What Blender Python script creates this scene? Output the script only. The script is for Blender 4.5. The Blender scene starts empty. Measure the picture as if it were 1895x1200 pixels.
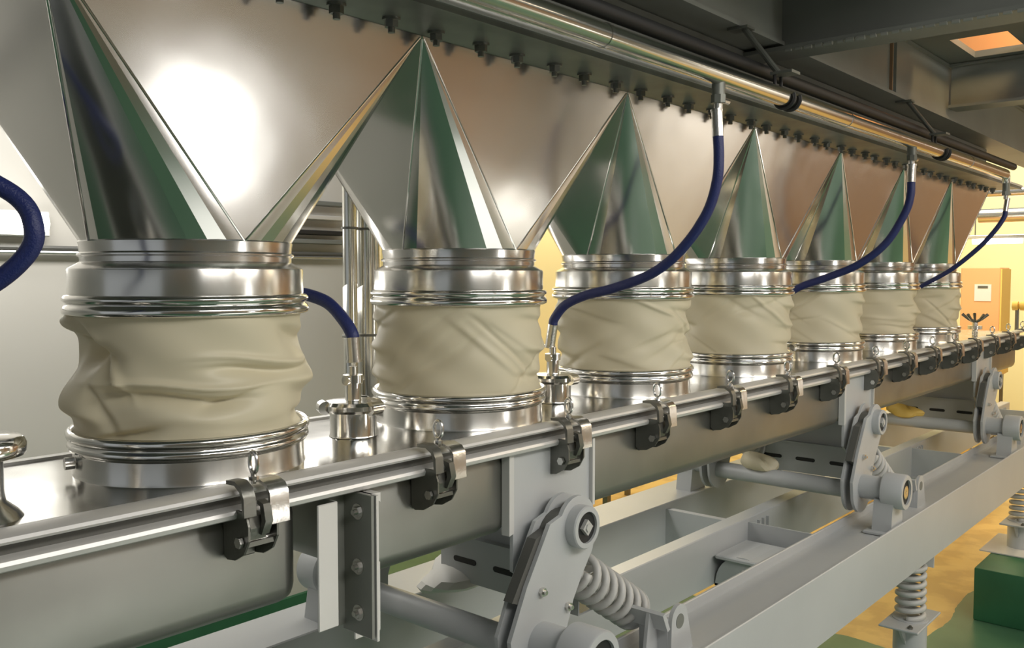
import bpy, bmesh, math, random
from mathutils import Vector, Matrix

SC = bpy.context.scene
COL = SC.collection
PI = math.pi
CZ = 2.44                      # eye height above the floor; geometry below is written relative to eye height

# ---------------------------------------------------------------- camera
F, VX, VY = 1671.0, 2399.3, 509.5
yaw = math.atan((VX - 947.5) / math.hypot(F, 600 - VY))
pit = math.atan((600 - VY) / F)
fw = Vector((math.cos(yaw) * math.cos(pit), math.sin(yaw) * math.cos(pit), -math.sin(pit)))
rt = Vector((math.sin(yaw), -math.cos(yaw), 0))
up = rt.cross(fw)
cam = bpy.data.objects.new('camera', bpy.data.cameras.new('camera'))
COL.objects.link(cam)
cam.data.sensor_width = 36
cam.data.lens = F / 1895 * 36
cam.data.clip_start = .02
cam.matrix_world = Matrix(((rt.x, up.x, -fw.x, 0), (rt.y, up.y, -fw.y, 0), (rt.z, up.z, -fw.z, CZ), (0, 0, 0, 1)))
SC.camera = cam

# ---------------------------------------------------------------- view, world, lamps
vs = SC.view_settings
vs.view_transform = 'Standard'; vs.look = 'None'; vs.gamma = 1; vs.use_curve_mapping = False
vs.exposure = 0.05
w = bpy.data.worlds.new('hall_daylight'); SC.world = w; w.use_nodes = True  # even grey ambient fill in place of bounced room light
w.node_tree.nodes['Background'].inputs[0].default_value = (.80, .84, .86, 1)
w.node_tree.nodes['Background'].inputs[1].default_value = .42

def area(name, loc, aim, size, power, col):
    l = bpy.data.lights.new(name, 'AREA'); l.shape = 'RECTANGLE'; l.size, l.size_y = size; l.energy = power; l.color = col
    o = bpy.data.objects.new(name, l); COL.objects.link(o)
    o.location = Vector(loc) + Vector((0, 0, CZ))
    o.rotation_euler = (Vector(aim) - Vector(loc)).to_track_quat('-Z', 'Y').to_euler()
    return o
COOL = (1.0, .97, .92); WARM = (1.0, .66, .26)
area('high_bay_light', (.9, -2.2, 2.0), (1.4, 1.7, -.7), (2.2, .7), 62, COOL)  # unseen fill lamps added to brighten the machine from the camera side
area('high_bay_light', (3.6, -2.4, 2.0), (3.2, 1.7, -.9), (2.4, .7), 62, COOL)
area('high_bay_light', (7.0, -2.2, 2.0), (6.0, 1.7, -.8), (2.0, .7), 40, (1, .84, .62))
area('front_bay_light', (10.8, -1.6, 1.6), (11.4, -3.0, -.4), (2.0, .5), 120, COOL)  # lamps added to brighten the camera-side wall that the hoppers reflect
area('front_bay_light', (7.2, -1.5, -.4), (7.4, -3.0, -1.6), (2.6, .3), 24, COOL)
area('front_bay_light', (3.2, -1.2, 2.2), (3.4, -3.0, -.2), (3.0, .5), 22, COOL)
area('floor_uplight', (2.5, -1.0, -1.9), (3.0, .9, 1.2), (3.0, .8), 12, COOL)  # added upward fill for the overhead steelwork
area('back_bay_light', (1.6, 3.7, 1.1), (1.6, 5.0, -.6), (3.4, .5), 50, COOL)  # added fill behind the machine, no fitting there
area('back_bay_light', (3.0, 3.1, -.1), (3.0, 2.4, -1.6), (3.0, .3), 10, COOL)
area('far_bay_light', (10.0, -.4, 2.4), (9.2, 1.8, -1.8), (1.8, .8), 90, (1, .76, .42))
area('far_bay_light', (8.0, 5.9, 2.2), (8.0, 5.2, -2.4), (3.0, .6), 120, (1, .86, .60))
area('far_bay_light', (11.6, 2.6, 2.6), (14.8, 2.6, -.2), (2.0, 1.2), 160, (1.0, .93, .75))
area('far_bay_light', (9.6, 3.2, .9), (9.2, 2.8, -2.4), (1.4, .8), 50, (1, .78, .46))

# ---------------------------------------------------------------- material helpers
def mat(name, col, rough=.5, metal=0.0, noise=0, nscale=6, bump=0, bscale=20, stretch=(1, 1, 1), col2=None, cscale=3, rvar=0, **kw):
    m = bpy.data.materials.new(name); m.use_nodes = True
    nt = m.node_tree; b = nt.nodes['Principled BSDF']
    b.inputs['Base Color'].default_value = (*col, 1)
    b.inputs['Roughness'].default_value = rough
    b.inputs['Metallic'].default_value = metal
    for k, v in kw.items(): b.inputs[k.replace('_', ' ')].default_value = v
    tc = nt.nodes.new('ShaderNodeTexCoord'); mp = nt.nodes.new('ShaderNodeMapping')
    nt.links.new(tc.outputs['Object'], mp.inputs[0]); mp.inputs['Scale'].default_value = stretch
    if col2:
        n = nt.nodes.new('ShaderNodeTexNoise'); n.inputs['Scale'].default_value = cscale; n.inputs['Detail'].default_value = 5
        r = nt.nodes.new('ShaderNodeValToRGB'); r.color_ramp.elements[0].position = .38; r.color_ramp.elements[1].position = .64
        r.color_ramp.elements[0].color = (*col, 1); r.color_ramp.elements[1].color = (*col2, 1)
        nt.links.new(mp.outputs[0], n.inputs[0]); nt.links.new(n.outputs[0], r.inputs[0]); nt.links.new(r.outputs[0], b.inputs['Base Color'])
    if rvar:
        n = nt.nodes.new('ShaderNodeTexNoise'); n.inputs['Scale'].default_value = nscale; n.inputs['Detail'].default_value = 4
        r = nt.nodes.new('ShaderNodeMapRange'); r.inputs[3].default_value = max(.02, rough - rvar); r.inputs[4].default_value = rough + rvar
        r.inputs[1].default_value = .15; r.inputs[2].default_value = .85
        nt.links.new(mp.outputs[0], n.inputs[0]); nt.links.new(n.outputs[0], r.inputs[0]); nt.links.new(r.outputs[0], b.inputs['Roughness'])
    if bump:
        n = nt.nodes.new('ShaderNodeTexNoise'); n.inputs['Scale'].default_value = bscale; n.inputs['Detail'].default_value = 2
        u = nt.nodes.new('ShaderNodeBump'); u.inputs['Strength'].default_value = 1; u.inputs['Distance'].default_value = bump
        nt.links.new(mp.outputs[0], n.inputs[0]); nt.links.new(n.outputs[0], u.inputs['Height']); nt.links.new(u.outputs[0], b.inputs['Normal'])
    return m

def emit(name, col, s):
    m = bpy.data.materials.new(name); m.use_nodes = True; b = m.node_tree.nodes['Principled BSDF']
    b.inputs['Base Color'].default_value = (*col, 1); b.inputs['Emission Color'].default_value = (*col, 1); b.inputs['Emission Strength'].default_value = s
    return m

M = {}
M['sheet'] = mat('brushed_stainless_sheet', (.70, .69, .67), .19, 1, rvar=.03, nscale=3, bump=.004, bscale=2.6)
M['polish'] = mat('polished_stainless', (.74, .73, .70), .13, 1, rvar=.04, nscale=9, bump=.0012, bscale=9)
M['band'] = mat('turned_stainless_band', (.72, .71, .68), .26, 1)
_b = M['band'].node_tree.nodes['Principled BSDF']; _t = M['band'].node_tree.nodes.new('ShaderNodeTangent'); _t.direction_type = 'RADIAL'; _t.axis = 'Z'
M['band'].node_tree.links.new(_t.outputs[0], _b.inputs['Tangent']); _b.inputs['Anisotropic'].default_value = .8; _b.inputs['Anisotropic Rotation'].default_value = .25
M['deck'] = mat('stainless_cover', (.52, .51, .48), .17, 1, rvar=.06, nscale=5, bump=.0015, bscale=4)
M['trough'] = mat('bead_blasted_stainless', (.36, .36, .335), .42, 1, rvar=.07, nscale=4, bump=.002, bscale=5, col2=(.29, .29, .265), cscale=2.2)
M['rail'] = mat('rolled_stainless_edge', (.72, .71, .69), .42, .45, bump=.0008, bscale=12)
M['gasket'] = mat('dark_gasket', (.10, .10, .09), .5)
M['cast'] = mat('dark_cast_steel', (.20, .20, .18), .38, .85, bump=.001, bscale=60)
M['zinc'] = mat('bright_zinc', (.70, .69, .66), .25, 1, bump=.0006, bscale=50)
M['paint'] = mat('light_grey_machine_paint', (.50, .515, .52), .36, 0, bump=.0004, bscale=30, col2=(.46, .475, .48), cscale=1.5)
M['paintw'] = mat('pale_grey_machine_paint', (.60, .60, .58), .34, 0)
M['springp'] = mat('spring_paint', (.50, .50, .48), .4, 0)
M['over'] = mat('dark_grey_steelwork', (.20, .21, .19), .5, .1, col2=(.16, .165, .15), cscale=1.4)
M['overl'] = mat('grey_green_steelwork', (.27, .28, .25), .5, .1, col2=(.22, .225, .20), cscale=2)
M['black'] = mat('black_rubber', (.015, .015, .015), .5)
M['flange'] = mat('oxidised_flange', (.22, .23, .20), .42, .6, col2=(.15, .155, .14), cscale=5)
M['pipe'] = mat('stainless_pipe', (.68, .67, .62), .16, 1)
M['hose'] = mat('blue_rubber_hose', (.012, .022, .12), .45, 0, bump=.0012, bscale=260)
M['wall'] = mat('beige_wall_panel', (.62, .60, .55), .55, 0, col2=(.58, .56, .51), cscale=.8)
M['wally'] = mat('cream_wall_paint', (.88, .82, .48), .6, 0)  # yellow tone partly stands in for the warm lamp light
M['walln'] = mat('grey_wall_paint', (.34, .33, .30), .6, 0, col2=(.42, .30, .18), cscale=.5)
M['wallb'] = mat('brown_wall_panel', (.30, .175, .09), .6, 0, col2=(.25, .16, .095), cscale=.7)
M['wallg'] = mat('grey_brown_wall_panel', (.20, .18, .15), .6, 0)
M['wallp'] = mat('pale_wall_panel', (.62, .60, .57), .5, 0)
M['orange'] = mat('orange_enamel', (.80, .42, .19), .5)
M['yellow'] = mat('yellow_enamel', (.80, .55, .14), .5)
M['green'] = mat('green_plinth_paint', (.025, .12, .055), .45, 0, col2=(.035, .15, .07), cscale=3)
M['rust'] = mat('rust_streak', (.30, .18, .10), .8)
M['white'] = mat('white_enamel', (.75, .74, .70), .4)
M['glow'] = emit('window_daylight', (1, .98, .95), 9)
M['glow2'] = emit('window_daylight_far', (1, .97, .92), 5)
M['tube'] = emit('fluorescent_tube', (1, .98, .93), 7)
# sleeve cloth: pale, slightly translucent
m = mat('cream_connector_film', (.86, .80, .60), .42, 0); M['sleeve'] = m
nt = m.node_tree; b = nt.nodes['Principled BSDF']; b.inputs['Subsurface Weight'].default_value = .0
tr = nt.nodes.new('ShaderNodeBsdfTranslucent'); tr.inputs[0].default_value = (.74, .62, .36, 1)
mx = nt.nodes.new('ShaderNodeMixShader'); mx.inputs[0].default_value = .30
nt.links.new(b.outputs[0], mx.inputs[1]); nt.links.new(tr.outputs[0], mx.inputs[2])
nt.links.new(mx.outputs[0], nt.nodes['Material Output'].inputs[0])
# floor: green epoxy with a worn ochre walkway
m = bpy.data.materials.new('painted_floor'); m.use_nodes = True; nt = m.node_tree; b = nt.nodes['Principled BSDF']
b.inputs['Roughness'].default_value = .35
tc = nt.nodes.new('ShaderNodeTexCoord'); sx = nt.nodes.new('ShaderNodeSeparateXYZ'); nt.links.new(tc.outputs['Object'], sx.inputs[0])
n1 = nt.nodes.new('ShaderNodeTexNoise'); n1.inputs['Scale'].default_value = 1.3; n1.inputs['Detail'].default_value = 4; nt.links.new(tc.outputs['Object'], n1.inputs[0])
def math_n(op, a, bb):
    n = nt.nodes.new('ShaderNodeMath'); n.operation = op
    for i, v in enumerate((a, bb)):
        if isinstance(v, (int, float)): n.inputs[i].default_value = v
        else: nt.links.new(v, n.inputs[i])
    return n.outputs[0]
wob = math_n('MULTIPLY', math_n('SUBTRACT', n1.outputs[0], .5), .22)
xa = math_n('ADD', sx.outputs[0], wob); ya = math_n('ADD', sx.outputs[1], wob)
# ochre where x > 5.3 and y > 1.75, or x > 8.8
o1 = math_n('MULTIPLY', math_n('GREATER_THAN', xa, 6.0), math_n('GREATER_THAN', ya, 1.80))
o2 = math_n('GREATER_THAN', xa, 8.6)
sel = math_n('MAXIMUM', o1, o2)
n2 = nt.nodes.new('ShaderNodeTexNoise'); n2.inputs['Scale'].default_value = 4; n2.inputs['Detail'].default_value = 6; nt.links.new(tc.outputs['Object'], n2.inputs[0])
r1 = nt.nodes.new('ShaderNodeValToRGB'); r1.color_ramp.elements[0].position = .42; r1.color_ramp.elements[1].position = .56
r1.color_ramp.elements[0].color = (.50, .33, .115, 1); r1.color_ramp.elements[1].color = (.62, .43, .15, 1); nt.links.new(n2.outputs[0], r1.inputs[0])
r2 = nt.nodes.new('ShaderNodeValToRGB'); r2.color_ramp.elements[0].position = .35; r2.color_ramp.elements[1].position = .7
r2.color_ramp.elements[0].color = (.050, .14, .078, 1); r2.color_ramp.elements[1].color = (.10, .21, .125, 1); nt.links.new(n1.outputs[0], r2.inputs[0])
mc = nt.nodes.new('ShaderNodeMix'); mc.data_type = 'RGBA'; nt.links.new(sel, mc.inputs[0]); nt.links.new(r2.outputs[0], mc.inputs[6]); nt.links.new(r1.outputs[0], mc.inputs[7])
nt.links.new(mc.outputs[2], b.inputs['Base Color']); M['floor'] = m

# ---------------------------------------------------------------- mesh helpers
def NB(): return bmesh.new()
def box(bm, lo, hi, bev=0, seg=2):
    vs_ = [bm.verts.new((x, y, z)) for x in (lo[0], hi[0]) for y in (lo[1], hi[1]) for z in (lo[2], hi[2])]
    fs = [bm.faces.new([vs_[i] for i in f]) for f in ((0, 1, 3, 2), (4, 6, 7, 5), (0, 4, 5, 1), (2, 3, 7, 6), (0, 2, 6, 4), (1, 5, 7, 3))]
    if bev:
        es = list({e for f in fs for e in f.edges})
        bmesh.ops.bevel(bm, geom=es, offset=bev, segments=seg, profile=.5, affect='EDGES')
def prism(bm, pts, a, b, axis='Y'):
    """closed outline extruded along an axis; pts are (x,z) for Y, (y,z) for X, (x,y) for Z"""
    def P(p, t):
        return {'Y': (p[0], t, p[1]), 'X': (t, p[0], p[1]), 'Z': (p[0], p[1], t)}[axis]
    A = [bm.verts.new(P(p, a)) for p in pts]; B = [bm.verts.new(P(p, b)) for p in pts]
    bm.faces.new(A); bm.faces.new(B[::-1])
    n = len(pts)
    for i in range(n): bm.faces.new((A[i], B[i], B[(i + 1) % n], A[(i + 1) % n]))
def frame_of(d):
    d = Vector(d).normalized(); u = d.cross(Vector((0, 0, 1)))
    if u.length < 1e-3: u = d.cross(Vector((0, 1, 0)))
    u.normalize(); return d, u, d.cross(u)
def cyl(bm, a, b, r, r2=None, n=24, caps=True):
    a, b = Vector(a), Vector(b); d, u, v = frame_of(b - a); r2 = r if r2 is None else r2
    A = [bm.verts.new(a + (u * math.cos(t) + v * math.sin(t)) * r) for t in [2 * PI * i / n for i in range(n)]]
    B = [bm.verts.new(b + (u * math.cos(t) + v * math.sin(t)) * r2) for t in [2 * PI * i / n for i in range(n)]]
    for i in range(n): bm.faces.new((A[i], B[i], B[(i + 1) % n], A[(i + 1) % n]))
    if caps: bm.faces.new(A); bm.faces.new(B[::-1])
def tube(bm, pts, r, n=14, closed=False, caps=True):
    pts = [Vector(p) for p in pts]; N = len(pts); rings = []
    prev = None
    for i, p in enumerate(pts):
        if closed: t = pts[(i + 1) % N] - pts[i - 1]
        else: t = pts[min(i + 1, N - 1)] - pts[max(i - 1, 0)]
        t.normalize()
        if prev is None: _, u, _ = frame_of(t)
        else: u = (prev - t * prev.dot(t)).normalized()
        prev = u; v = t.cross(u); rr = r[i] if isinstance(r, (list, tuple)) else r
        rings.append([bm.verts.new(p + (u * math.cos(2 * PI * k / n) + v * math.sin(2 * PI * k / n)) * rr) for k in range(n)])
    for i in range(N if closed else N - 1):
        A, B = rings[i], rings[(i + 1) % N]
        for k in range(n): bm.faces.new((A[k], A[(k + 1) % n], B[(k + 1) % n], B[k]))
    if caps and not closed: bm.faces.new(rings[0][::-1]); bm.faces.new(rings[-1])
def lathe(bm, prof, c=(0, 0, 0), n=96, axis='Z', close=False):
    rings = []
    for (r, h) in prof:
        ring = []
        for k in range(n):
            t = 2 * PI * k / n; a, b2 = r * math.cos(t), r * math.sin(t)
            p = (c[0] + a, c[1] + b2, c[2] + h) if axis == 'Z' else ((c[0] + a, c[1] + h, c[2] + b2) if axis == 'Y' else (c[0] + h, c[1] + a, c[2] + b2))
            ring.append(bm.verts.new(p))
        rings.append(ring)
    m_ = len(rings)
    for i in range(m_ if close else m_ - 1):
        A, B = rings[i], rings[(i + 1) % m_]
        for k in range(n): bm.faces.new((A[k], A[(k + 1) % n], B[(k + 1) % n], B[k]))
def smooth_path(pts, k=8):
    P = [Vector(p) for p in pts]; P = [2 * P[0] - P[1]] + P + [2 * P[-1] - P[-2]]; out = []
    for i in range(1, len(P) - 2):
        for j in range(k):
            t = j / k; a, b, c, d = P[i - 1], P[i], P[i + 1], P[i + 2]
            out.append(.5 * ((2 * b) + (c - a) * t + (2 * a - 5 * b + 4 * c - d) * t * t + (3 * b - a - 3 * c + d) * t ** 3))
    out.append(P[-2]); return out
def arc(cx, cy, r, a0, a1, n):
    return [(cx + r * math.cos(math.radians(a0 + (a1 - a0) * i / n)), cy + r * math.sin(math.radians(a0 + (a1 - a0) * i / n))) for i in range(n + 1)]
def helix(c0, c1, R, turns, per=22):
    c0, c1 = Vector(c0), Vector(c1); d, u, v = frame_of(c1 - c0); N = int(turns * per); out = []
    for i in range(N + 1):
        t = i / N; ph = 2 * PI * turns * t
        out.append(c0.lerp(c1, t) + (u * math.cos(ph) + v * math.sin(ph)) * R)
    return out

def obj(name, bm, m, parent=None, smooth=35):
    bmesh.ops.recalc_face_normals(bm, faces=bm.faces)
    me = bpy.data.meshes.new(name); bm.to_mesh(me); bm.free(); me.materials.append(M[m] if isinstance(m, str) else m)
    if smooth:
        for p in me.polygons: p.use_smooth = True
        if smooth < 180: me.set_sharp_from_angle(angle=math.radians(smooth))
    o = bpy.data.objects.new(name, me); COL.objects.link(o)
    if parent: o.parent = parent
    return o
def thing(name, label, cat, group=None, loc=(0, 0, 0)):
    o = bpy.data.objects.new(name, None); COL.objects.link(o); o.location = loc; o.empty_display_size = .05
    return tag(o, label, cat, group)
def tag(o, label, cat, group=None):
    o['label'] = label; o['category'] = cat
    if group: o['group'] = group
    return o
def struct(name, bm, m, smooth=0):
    o = obj(name, bm, m, None, smooth); o['kind'] = 'structure'; return o
def dup(root, loc, label):
    r = root.copy(); COL.objects.link(r); r.location = loc; r['label'] = label
    for ch in list(root.children):
        c = ch.copy(); COL.objects.link(c); c.parent = r
        for g in ch.children:
            d = g.copy(); COL.objects.link(d); d.parent = c
    return r
def hexbolt(bm, c, d, r, h, n=6):
    c = Vector(c); d = Vector(d).normalized(); cyl(bm, c, c + d * h, r, n=n); cyl(bm, c + d * h, c + d * h * 1.7, r * .5, n=10)
ORD = ['first', 'second', 'third', 'fourth', 'fifth', 'sixth', 'seventh', 'eighth', 'ninth', 'tenth', 'eleventh', 'twelfth', 'thirteenth', 'fourteenth', 'fifteenth', 'sixteenth']

# ---------------------------------------------------------------- key dimensions (from eye height)
P = .9218; X0 = 1.128; YC = 2.0; YF = 1.677; YB = 2.323; ZT = .60
R = .277; ZL = -.091; ZLL = -.3576; ZD = -.4526
HX = [X0 + k * P for k in range(7)]

# ================================================================ THE ROOM
FZ = -CZ
bm = NB(); box(bm, (-6, -4, FZ - .1), (17, 8, FZ)); struct('floor', bm, 'floor')
bm = NB(); box(bm, (-6, 5.0, FZ), (4.22, 5.12, 3.2))
struct('wall_back', bm, 'wall')
bm = NB(); box(bm, (4.1, 6.6, FZ), (17, 6.72, 3.2)); struct('wall_back_far', bm, 'wally')
bm = NB(); box(bm, (4.10, 5.12, FZ), (4.22, 6.6, 3.2)); struct('wall_return', bm, 'wally')
bm = NB(); box(bm, (15.0, -4, FZ), (15.12, 8, 3.2)); struct('wall_end', bm, 'wally')
# camera-side wall: pale wainscot, brown and grey panels above, two windows, a steel column
WIN = [(3.50, 4.05, -1.3, -.2), (7.4, 8.1, -1.55, -1.05)]
def wallbox(name, x0, x1, z0, z1, m_):
    bm = NB(); box(bm, (x0, -3.12, z0), (x1, -3.0, z1)); struct(name, bm, m_)
wallbox('wall_front', -6, 3.50, FZ, 3.2, 'walln')
wallbox('wall_front_sill', 3.50, 4.05, FZ, -1.3, 'walln'); wallbox('wall_front_lintel', 3.50, 4.05, -.2, 3.2, 'walln')
wallbox('wall_front_pier', 4.05, 5.4, FZ, 3.2, 'walln')
wallbox('wall_front_brown', 5.4, 7.0, -.9, 3.2, 'wallb')
wallbox('wall_front_grey', 7.0, 9.6, -.9, 3.2, 'wallg')
wallbox('wall_front_base', 5.4, 7.4, FZ, -.9, 'wallp'); wallbox('wall_front_base', 8.1, 9.6, FZ, -.9, 'wallp')
wallbox('wall_front_base', 7.4, 8.1, FZ, -1.55, 'wallp'); wallbox('wall_front_base', 7.4, 8.1, -1.05, -.9, 'wallp')
wallbox('wall_front_pale', 9.6, 13.0, FZ, 3.2, 'wallp'); wallbox('wall_front_end', 13.0, 17, FZ, 3.2, 'wallb')
bm = NB(); box(bm, (14.9, -4, FZ), (15.0, 2.3, 3.2)); struct('wall_end_panel', bm, 'wallb')  # unseen brown sheet added so the far hoppers reflect brown
bm = NB(); box(bm, (-6, 4.97, FZ), (4.22, 5.0, -2.14)); struct('baseboard_back', bm, 'green')  # added green strip standing in for the floor visible beyond the frame
bm = NB(); box(bm, (8.32, -2.98, FZ), (8.55, -2.75, 3.2)); struct('trim_2', bm, 'over')
for i, q in enumerate(WIN):
    bm = NB(); box(bm, (q[0], -3.09, q[2]), (q[1], -3.07, q[3])); o = struct('window_%d' % (i + 1), bm, 'glow' if i == 0 else 'glow2')
    for (a, b_, c_, d_) in ((q[0], q[0] + .03, q[2], q[3]), (q[1] - .03, q[1], q[2], q[3]), (q[0] + .03, q[1] - .03, q[2], q[2] + .03), (q[0] + .03, q[1] - .03, q[3] - .03, q[3])):
        bm = NB(); box(bm, (a, -3.065, c_), (b_, -3.02, d_)); obj('window_frame', bm, 'over', o, 0)
# mezzanine deck over the line, with a hatch
bm = NB(); hx0, hx1, hy0, hy1 = 5.07, 5.56, 1.13, 1.40
box(bm, (-3, .3, 1.215), (hx0, 3.6, 1.25)); box(bm, (hx1, .3, 1.215), (10, 3.6, 1.25))
box(bm, (hx0, .3, 1.215), (hx1, hy0, 1.25)); box(bm, (hx0, hy1, 1.215), (hx1, 3.6, 1.25))
o = struct('ceiling', bm, 'over')
bm = NB(); box(bm, (hx0 - .02, hy0 - .3, 1.70), (hx1 + .5, hy1 + .6, 1.72)); box(bm, (hx1 + .1, hy0 - .3, 1.25), (hx1 + .12, hy1 + .6, 1.70))
struct('trim_1', bm, 'orange')  # orange colour stands in for the warm-lit space above the hatch
area('hatch_lamp', (5.2, .9, 1.6), (5.7, 1.4, 1.35), (.2, .2), 5, (1, .7, .35))

# overhead steelwork
def ibeam_x(bm, x0, x1, ya, yb, z0, z1, t=.014):
    box(bm, (x0, ya, z0), (x1, yb, z0 + t)); box(bm, (x0, ya, z1 - t), (x1, yb, z1)); box(bm, (x0, ya + .012, z0 + t), (x1, ya + .024, z1 - t))
t = thing('overhead_beam', 'long grey green girder running above the bright pipe under the deck', 'beam')
bm = NB(); ibeam_x(bm, -2, 9, 1.55, 1.76, .90, 1.213, .016); obj('girder', bm, 'overl', t, 0)
for x in (4.66, 4.72):
    bm = NB(); box(bm, (x, 1.548, .918), (x + .012, 1.562, 1.196)); obj('stiffener', bm, 'overl' if x > 4.7 else 'rust', t, 0)
def ybeam(x, y0, y1, z0, z1, w_, m_, label):
    bm = NB(); t = .016
    box(bm, (x, y0, z0 + t), (x + .012, y1, z1)); box(bm, (x - .05, y0, z0), (x + w_, y1, z0 + t)); box(bm, (x - .03, y0, z1 - t), (x + w_, y1, z1 - .001))
    return tag(obj('cross_beam', bm, m_, None, 0), label, 'beam', None)
ybeam(3.42, -.5, 1.78, .872, 1.213, .12, 'over', 'dark steel cross beam with beaded lower edge passing top right of the picture')
ybeam(5.66, -.5, 1.548, .960, 1.213, .12, 'overl', 'grey steel cross beam with pale lower flange beyond the lit hatch')
# ragged weld beads under the first cross beam
bm = NB(); random.seed(4)
for i in range(46):
    y = -.3 + i * .04; cyl(bm, (3.372, y, .868), (3.372, y + .02 + random.random() * .012, .868), .005 + random.random() * .004, n=8)
tag(obj('weld_bead', bm, 'overl'), 'lumpy pale weld bead along the lower edge of the nearer dark cross beam', 'weld bead')

# upper bin above the hoppers
bm = NB(); box(bm, (-1.2, 1.70, .665), (7.12, 2.30, .895)); u = obj('bin_body', bm, 'over', None, 0)
tag(u, 'dark steel bin body above the hopper flange, behind the bright pipe', 'bin')
bm = NB(); box(bm, (2.02, 1.692, .70), (2.42, 1.699, .765)); obj('patch_plate', bm, 'zinc', u, 0)

# hopper top flange with hanging bolts
t = thing('bolted_flange', 'long dark flange with hanging bolts joining the hopper tops to the bin', 'flange')
bm = NB()
box(bm, (-1.0, 1.475, ZT), (7.125, YF + .05, ZT + .012)); box(bm, (-1.0, 1.470, ZT - .004), (7.125, 1.476, ZT + .016)); box(bm, (-1.0, 1.475, ZT + .0125), (7.125, 1.75, ZT + .03))
obj('flange_strip', bm, 'flange', t, 0)
bm = NB(); box(bm, (-1.0, 1.464, ZT + .012), (7.125, 1.474, ZT + .024)); obj('bright_edge', bm, 'rail', t, 0)  # pale strip stands in for the highlight on the flange's outer edge
n = 0; x = X0 - P / 2 - .154; proto = None
while x < 7.1:
    if proto is None:
        bm = NB(); cyl(bm, (0, 0, 0), (0, 0, -.034), .0085, n=10); cyl(bm, (0, 0, -.002), (0, 0, -.022), .0165, n=6); cyl(bm, (0, 0, 0), (0, 0, -.006), .022, n=16)
        proto = obj('bolt', bm, 'cast', t); o = proto
    else: o = proto.copy(); COL.objects.link(o); o.parent = t
    o.location = (x, 1.618 + (n % 2) * .008, ZT); o.rotation_euler = (0, 0, n * .7); n += 1; x += P / 6

# ================================================================ HOPPERS
def ring(r, z, n=96): return [(r * math.cos(2 * PI * k / n), r * math.sin(2 * PI * k / n), z) for k in range(n)]
HL = ['large stainless steel hopper nearest the camera, with blown white glare on its front panel',
      'second stainless hopper from the left, with a dark streak down its front panel',
      'third stainless hopper from the left, behind the long blue hose that starts above it',
      'fourth stainless hopper from the left, directly right of the first long hose',
      'fifth stainless hopper from the left, over the tail of the second long blue hose',
      'sixth stainless hopper from the left, narrow tan front panel behind the second long blue hose',
      'farthest stainless hopper at the right end of the row, beside the yellow wall']
RN, ZN = .238, .075
def hopper(k):
    cx = HX[k]
    t = thing('hopper', HL[k], 'hopper', 'stainless hoppers in a row', (cx, YC, ZL))
    dz = -ZL
    nf = 7 if k else 9
    # body: four flat triangles and four folded corner fans
    bm = NB(); hx, hy = P / 2 - .002, (YB - YF) / 2
    top = ZT + dz - .001; zb = ZN + dz
    cor = {0: (hx, hy), 1: (-hx, hy), 2: (-hx, -hy), 3: (hx, -hy)}
    V = {c: bm.verts.new((cor[c][0], cor[c][1], top)) for c in cor}
    RV = [bm.verts.new((RN * math.cos(2 * PI * i / (4 * nf)), RN * math.sin(2 * PI * i / (4 * nf)), zb)) for i in range(4 * nf)]
    for c in range(4):
        for i in range(nf): bm.faces.new((V[c], RV[c * nf + i], RV[(c * nf + i + 1) % (4 * nf)]))
    for c in range(4):                       # flat side between corner c and c+1
        bm.faces.new((V[c], V[(c + 1) % 4], RV[((c + 1) * nf) % (4 * nf)]))
    obj('hopper_body', bm, 'sheet', t, 9 if k == 0 else 12)
    # welded front seams
    bm = NB()
    for c, q in ((2, 3 * nf), (3, 3 * nf), (2, 2 * nf)):
        a = Vector((cor[c][0], cor[c][1], top)); b_ = RV
        ang_ = 2 * PI * q / (4 * nf); e = Vector((RN * math.cos(ang_), RN * math.sin(ang_), zb))
        tube(bm, [a.lerp(e, s) for s in (0.01, .35, .7, 1)], .0028, n=6)
    obj('weld_seam', bm, 'polish', t)
    bm = NB(); lathe(bm, [(RN - .002, ZN + dz + .006), (RN + .003, ZN + dz), (RN + .001, ZN + dz - .012), (RN, .052 + dz), (RN + .006, .048 + dz), (RN + .006, .045 + dz), (RN, .041 + dz), (RN, .030 + dz), (.260, .017 + dz), (.2645, .014 + dz), (.2645, .010 + dz)])
    obj('neck', bm, 'sheet', t, 28)
    bm = NB(); lathe(bm, [(.2645, .0135 + dz), (.2655, .011 + dz), (.2645, -.02 + dz), (.2655, -.040 + dz), (.2645, -.046 + dz)])
    obj('collar', bm, 'band', t, 28)
    bm = NB()
    lathe(bm, [(.262, -.044 + dz), (.272, -.046 + dz), (.277, -.052 + dz), (.2765, -.058 + dz), (.270, -.063 + dz), (.269, -.066 + dz),
               (.2745, -.070 + dz), (.2785, -.078 + dz), (.2765, -.087 + dz), (.269, -.091 + dz), (.255, -.090 + dz)])
    obj('clamp_band', bm, 'polish', t, 180)
    return t
for k in range(7): hopper(k)

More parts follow.
